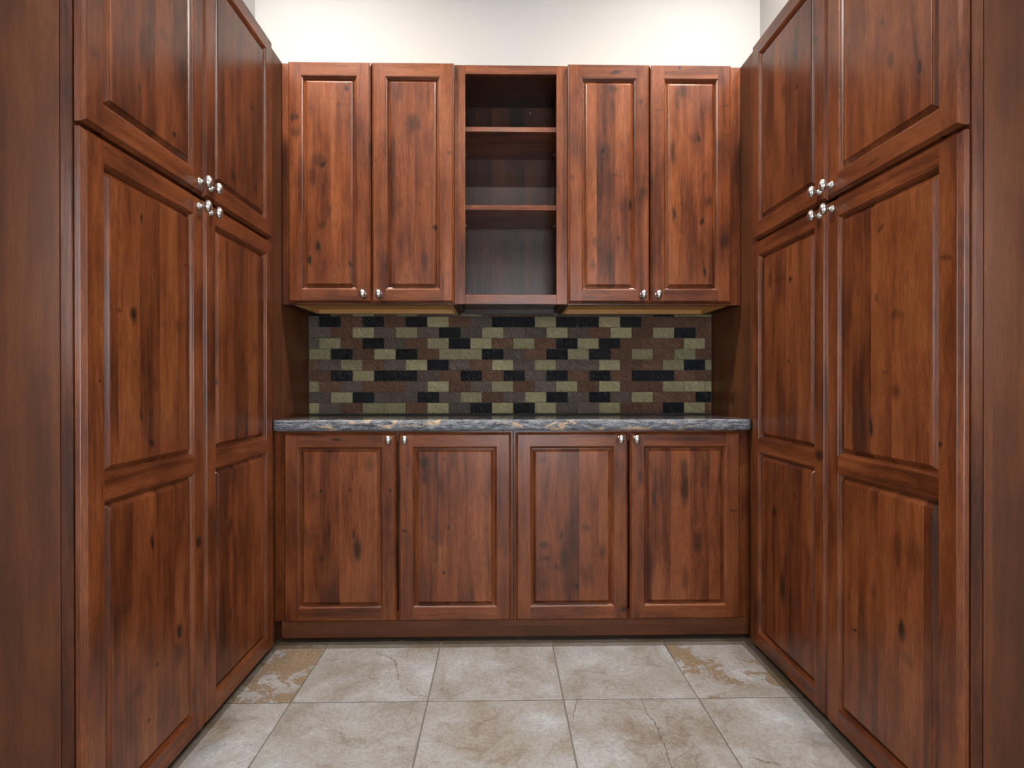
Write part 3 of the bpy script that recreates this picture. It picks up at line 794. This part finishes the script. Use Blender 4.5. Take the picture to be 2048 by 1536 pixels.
# mounting screw in the back panel
bm = bmesh.new()
R1 = [(0.0, .0030), (.0022, .0030), (.0024, .0016), (.0042, .0030), (.0056, .0018), (.0058, 0.0)]
rings = [[bm.verts.new((r * math.cos(2 * math.pi * k / 14), -h, r * math.sin(2 * math.pi * k / 14))) for k in range(14)] if r else [bm.verts.new((0, -.0008, 0))] for r, h in R1]
for A, B in zip(rings[:-1], rings[1:]):
    for k in range(14):
        if len(A) == 1: bm.faces.new((A[0], B[k], B[(k + 1) % 14]))
        else: bm.faces.new((A[k], A[(k + 1) % 14], B[(k + 1) % 14], B[k]))
bmesh.ops.recalc_face_normals(bm, faces=bm.faces)
me = bpy.data.meshes.new('screw'); bm.to_mesh(me); bm.free(); me.materials.append(M_STEEL)
o = link(bpy.data.objects.new('screw', me), t); o.location = (.1525, -.0101, 2.3986)
o['label'] = 'silver mounting screw'

# ------------------------------------------------------------------ base cabinets
def base_pair(x0, x1, fl, fr, doors, label, keys):
    t = empty('base_cabinet', (0, 0, 0))
    tag(t, label, 'cabinet', 'two-door base cabinets')
    z0, z1 = .0845, ZC0 - .0015
    box('carcass', (x0 + .004, YB + .02, z0), (x1 - .004, -.003, z1), M_IN, t, 0.0)
    box('frame_stile', (x0, YB, z0), (x0 + fl, YB + .02, z1), M_WOOD, t, .001)
    box('frame_stile', (x1 - fr, YB, z0), (x1, YB + .02, z1), M_WOOD, t, .001)
    box('frame_rail', (x0 + fl, YB, z1 - .045), (x1 - fr, YB + .02, z1), M_RAIL, t, .001, 'X')
    box('frame_rail', (x0 + fl, YB, z0), (x1 - fr, YB + .02, z0 + .04), M_RAIL, t, .001, 'X')
    place = lambda h, z, d: (h, YB - .0025 - d, z)
    for (a, b, kx), k in zip(doors, keys):
        door(t, place, a, b, .0870, .8672, [], (kx, .8412), k, .0555, .0575)
    return t
base_pair(-.9355, .0558, .070, .040, [(-.8895, -.4270, -.4560), (-.4185, .0462, -.3890)],
          'two-door base cabinet of dark knotty wood under the left half of the counter', ('B1', 'B2'))
base_pair(.0570, 1.0530, .040, .075, [(.0668, .5335, .4990), (.5410, 1.0035, .5640)],
          'two-door base cabinet of dark knotty wood under the right half of the counter', ('B3', 'B4'))
tb = box('toe_board', (-.9060, YB - .0005, .0135), (1.0500, YB + .017, .0835), M_PLY, None, .001, 'X')
tag(tb, 'long brown wooden toe board along the floor below the base cabinets', 'toe board')
pl = box('plinth', (-.9340, YB + .020, .0002), (1.0515, -.004, .0838), M_IN, None, 0, 'X')
tag(pl, 'dark recessed wooden plinth under the base cabinets behind the toe board', 'plinth')

# ------------------------------------------------------------------ granite counter with a chipped front edge
def counter():
    x0, x1 = XL + .001, XR - .001
    nx, nz = 300, 9
    prof = []                              # (y, z) from top of the edge to its bottom
    for k in range(nz):
        s = k / (nz - 1)
        z = ZC1 - (ZC1 - ZC0) * s
        y = YC + .004 * (2 * s - 1) ** 4 + (.003 if k in (0, nz - 1) else 0)
        prof.append((y, z))
    verts, faces, chip = [], [], []
    def corner(x):                         # rounded ends of the front edge
        e = min(x - x0, x1 - x)
        r = .016
        return 0.0 if e > r else r - math.sqrt(max(r * r - (r - e) ** 2, 0))
    xs = [x0 + (x1 - x0) * i / nx for i in range(nx + 1)]
    extra = [.0015, .004, .008, .012]
    xs = sorted(set(xs + [x0 + e for e in extra] + [x1 - e for e in extra]))
    n = len(xs)
    for k, (y, z) in enumerate(prof):
        for x in xs:
            v = Vector((x * 34, z * 60, 3.1))
            d = noise.noise(v) * .0034 + noise.noise(v * 2.3) * .0020 + noise.noise(v * 5) * .0009
            edge = 1.0 if 0 < k < nz - 1 else .45
            dz = (noise.noise(Vector((x * 50, 7.7, k))) * .0011) if k in (0, nz - 1) else 0
            if k == 0: dz = -abs(dz) * .35
            verts.append((x, y + corner(x) + d * edge, z + dz)); chip.append(1.0)
    for k in range(nz - 1):
        for i in range(n - 1):
            faces.append((k * n + i, k * n + i + 1, (k + 1) * n + i + 1, (k + 1) * n + i))
    # polished top: its own vertices so that it keeps a crisp edge
    b = len(verts)
    for x in xs: verts.append((verts[xs.index(x)][0], verts[xs.index(x)][1], verts[xs.index(x)][2])); chip.append(0.0)
    for x in xs: verts.append((x, -.372, ZC1)); chip.append(0.0)
    for x in xs: verts.append((x, -.0015, ZC1)); chip.append(0.0)
    for r_ in range(2):
        for i in range(n - 1):
            faces.append((b + r_ * n + i, b + (r_ + 1) * n + i, b + (r_ + 1) * n + i + 1, b + r_ * n + i + 1))
    u = len(verts)
    for i in range(n): verts.append(verts[(nz - 1) * n + i]); chip.append(0.0)
    for x in xs: verts.append((x, -.0015, ZC0)); chip.append(0.0)
    for i in range(n - 1):
        faces.append((u + i, u + i + 1, u + n + i + 1, u + n + i))
    for i in range(n - 1):
        faces.append((b + 2 * n + i, b + 2 * n + i + 1, u + n + i + 1, u + n + i))
    for i in (0, n - 1):
        faces.append(tuple([b + i, b + n + i, b + 2 * n + i, u + n + i] + [k * n + i for k in range(nz - 1, 0, -1)]))
    me = bpy.data.meshes.new('countertop')
    me.from_pydata(verts, [], faces); me.validate()
    at = me.attributes.new('chipped', 'FLOAT', 'POINT')
    at.data.foreach_set('value', chip)
    for p_ in me.polygons: p_.use_smooth = True
    bm_ = bmesh.new(); bm_.from_mesh(me); bmesh.ops.recalc_face_normals(bm_, faces=bm_.faces); bm_.to_mesh(me); bm_.free()
    me.materials.append(M_GRANITE)
    o = link(bpy.data.objects.new('countertop', me))
    tag(o, 'dark polished granite countertop with cream veins and a rough chiseled front edge', 'countertop')
    return o
counter()

# ------------------------------------------------------------------ backsplash, tile by tile
ROWS = ['KBOBOGGOBBBGGGGGKOO', 'G|KBKBKOBGKKOKKOKBBB|B', 'GBOGOGKGOGGOGBOBOKB', 'G|OBKGBOKOBOBKOKBBBO|B', 'OKBOKBOOKGBKOKBOBOB',
        'B|GOBGOKGBOGOGGOBBOK|O', 'BKOKKGBKBKGKBKBKKBB', 'O|BGBBGOBGOBGOBOBBOO|O', 'GOKGGKGOBGOKGKGOBBK', 'O|GBOOBOGKOKOGGOBBKO|B']
bs = box('backsplash', (XL + .002, -.006, ZC1 + .0008), (XR - .002, -.001, 1.4116), M_SGROUT, None, 0, None)
tag(bs, 'backsplash of black, olive and brown split-face stone tiles above the counter', 'backsplash')
PW, PH = .1057, .0530
tcache = {}
def bs_mesh(w, h):
    key = (round(w, 4), round(h, 4))
    if key not in tcache:
        g = .0010
        tcache[key] = box_mesh('tile', (-w / 2 + g, -.0055, -h / 2 + g), (w / 2 - g, .0, h / 2 - g), M_TILE['B'], .0011, None)
    return tcache[key]
for r, row in enumerate(ROWS):
    zlo = ZC1 + .0012 + (9 - r) * PH
    zhi = min(zlo + PH, 1.4114)
    x = XL + .0035
    parts = row.split('|')
    seq = []
    if len(parts) == 1:
        seq = [(c_, PW) for c_ in row]
    else:
        seq = [(parts[0], .0482)] + [(c_, PW) for c_ in parts[1]] + [(parts[2], PW)]
    for c_, w in seq:
        xe = min(x + w, XR - .0035)
        if xe - x > .008:
            o = bpy.data.objects.new('tile', bs_mesh(xe - x, zhi - zlo)); link(o, bs)
            o.location = ((x + xe) / 2, -.0052 - random.uniform(0, .0006), (zlo + zhi) / 2)
            o.material_slots[0].link = 'OBJECT'
            o.material_slots[0].material = M_TILE[c_]
        x = xe

# ------------------------------------------------------------------ recessed ceiling lights
M_TRIM, _, _ = simple('white_light_trim', (0.8, 0.8, 0.8), 0.4)
M_LENS, nt, p = new_mat('lit_lamp_lens')
p.inputs['Emission Color'].default_value = (1.0, 0.86, 0.68, 1)
p.inputs['Emission Strength'].default_value = 6.0
def ring_mesh(name, prof, mat, seg=28):
    vs_, fs_ = [], []
    for r_, z in prof:
        for k in range(seg): vs_.append((r_ * math.cos(2 * math.pi * k / seg), r_ * math.sin(2 * math.pi * k / seg), z))
    for i in range(len(prof) - 1):
        for k in range(seg):
            fs_.append((i * seg + k, i * seg + (k + 1) % seg, (i + 1) * seg + (k + 1) % seg, (i + 1) * seg + k))
    return vs_, fs_
LNAME = ['above the left tall cabinet', 'above the right tall cabinet', 'added behind the viewpoint as fill']
for (lx, ly, pw), nm in zip(LAMPS, LNAME):
    e = empty('recessed_light', (lx, ly, CEIL))
    tag(e, 'round white recessed ceiling light ' + nm, 'light', 'recessed ceiling lights')
    v_, f_ = ring_mesh('trim', [(.085, -.001), (.083, -.006), (.066, -.007), (.062, -.003)], M_TRIM)
    mesh_obj('trim', v_, f_, M_TRIM, e, True)
    vs_ = [(.062 * math.cos(2 * math.pi * k / 28), .062 * math.sin(2 * math.pi * k / 28), -.0025) for k in range(28)]
    mesh_obj('lens', vs_, [tuple(range(28))], M_LENS, e)
    ld = bpy.data.lights.new('lamp_beam', 'AREA'); ld.shape = 'DISK'; ld.size = .09; ld.energy = pw; ld.color = (1.0, 0.945, 0.88)
    ld.spread = math.radians(155)
    lo = link(bpy.data.objects.new('lamp_beam', ld), e)
    lo.location = (0, 0, -.012)
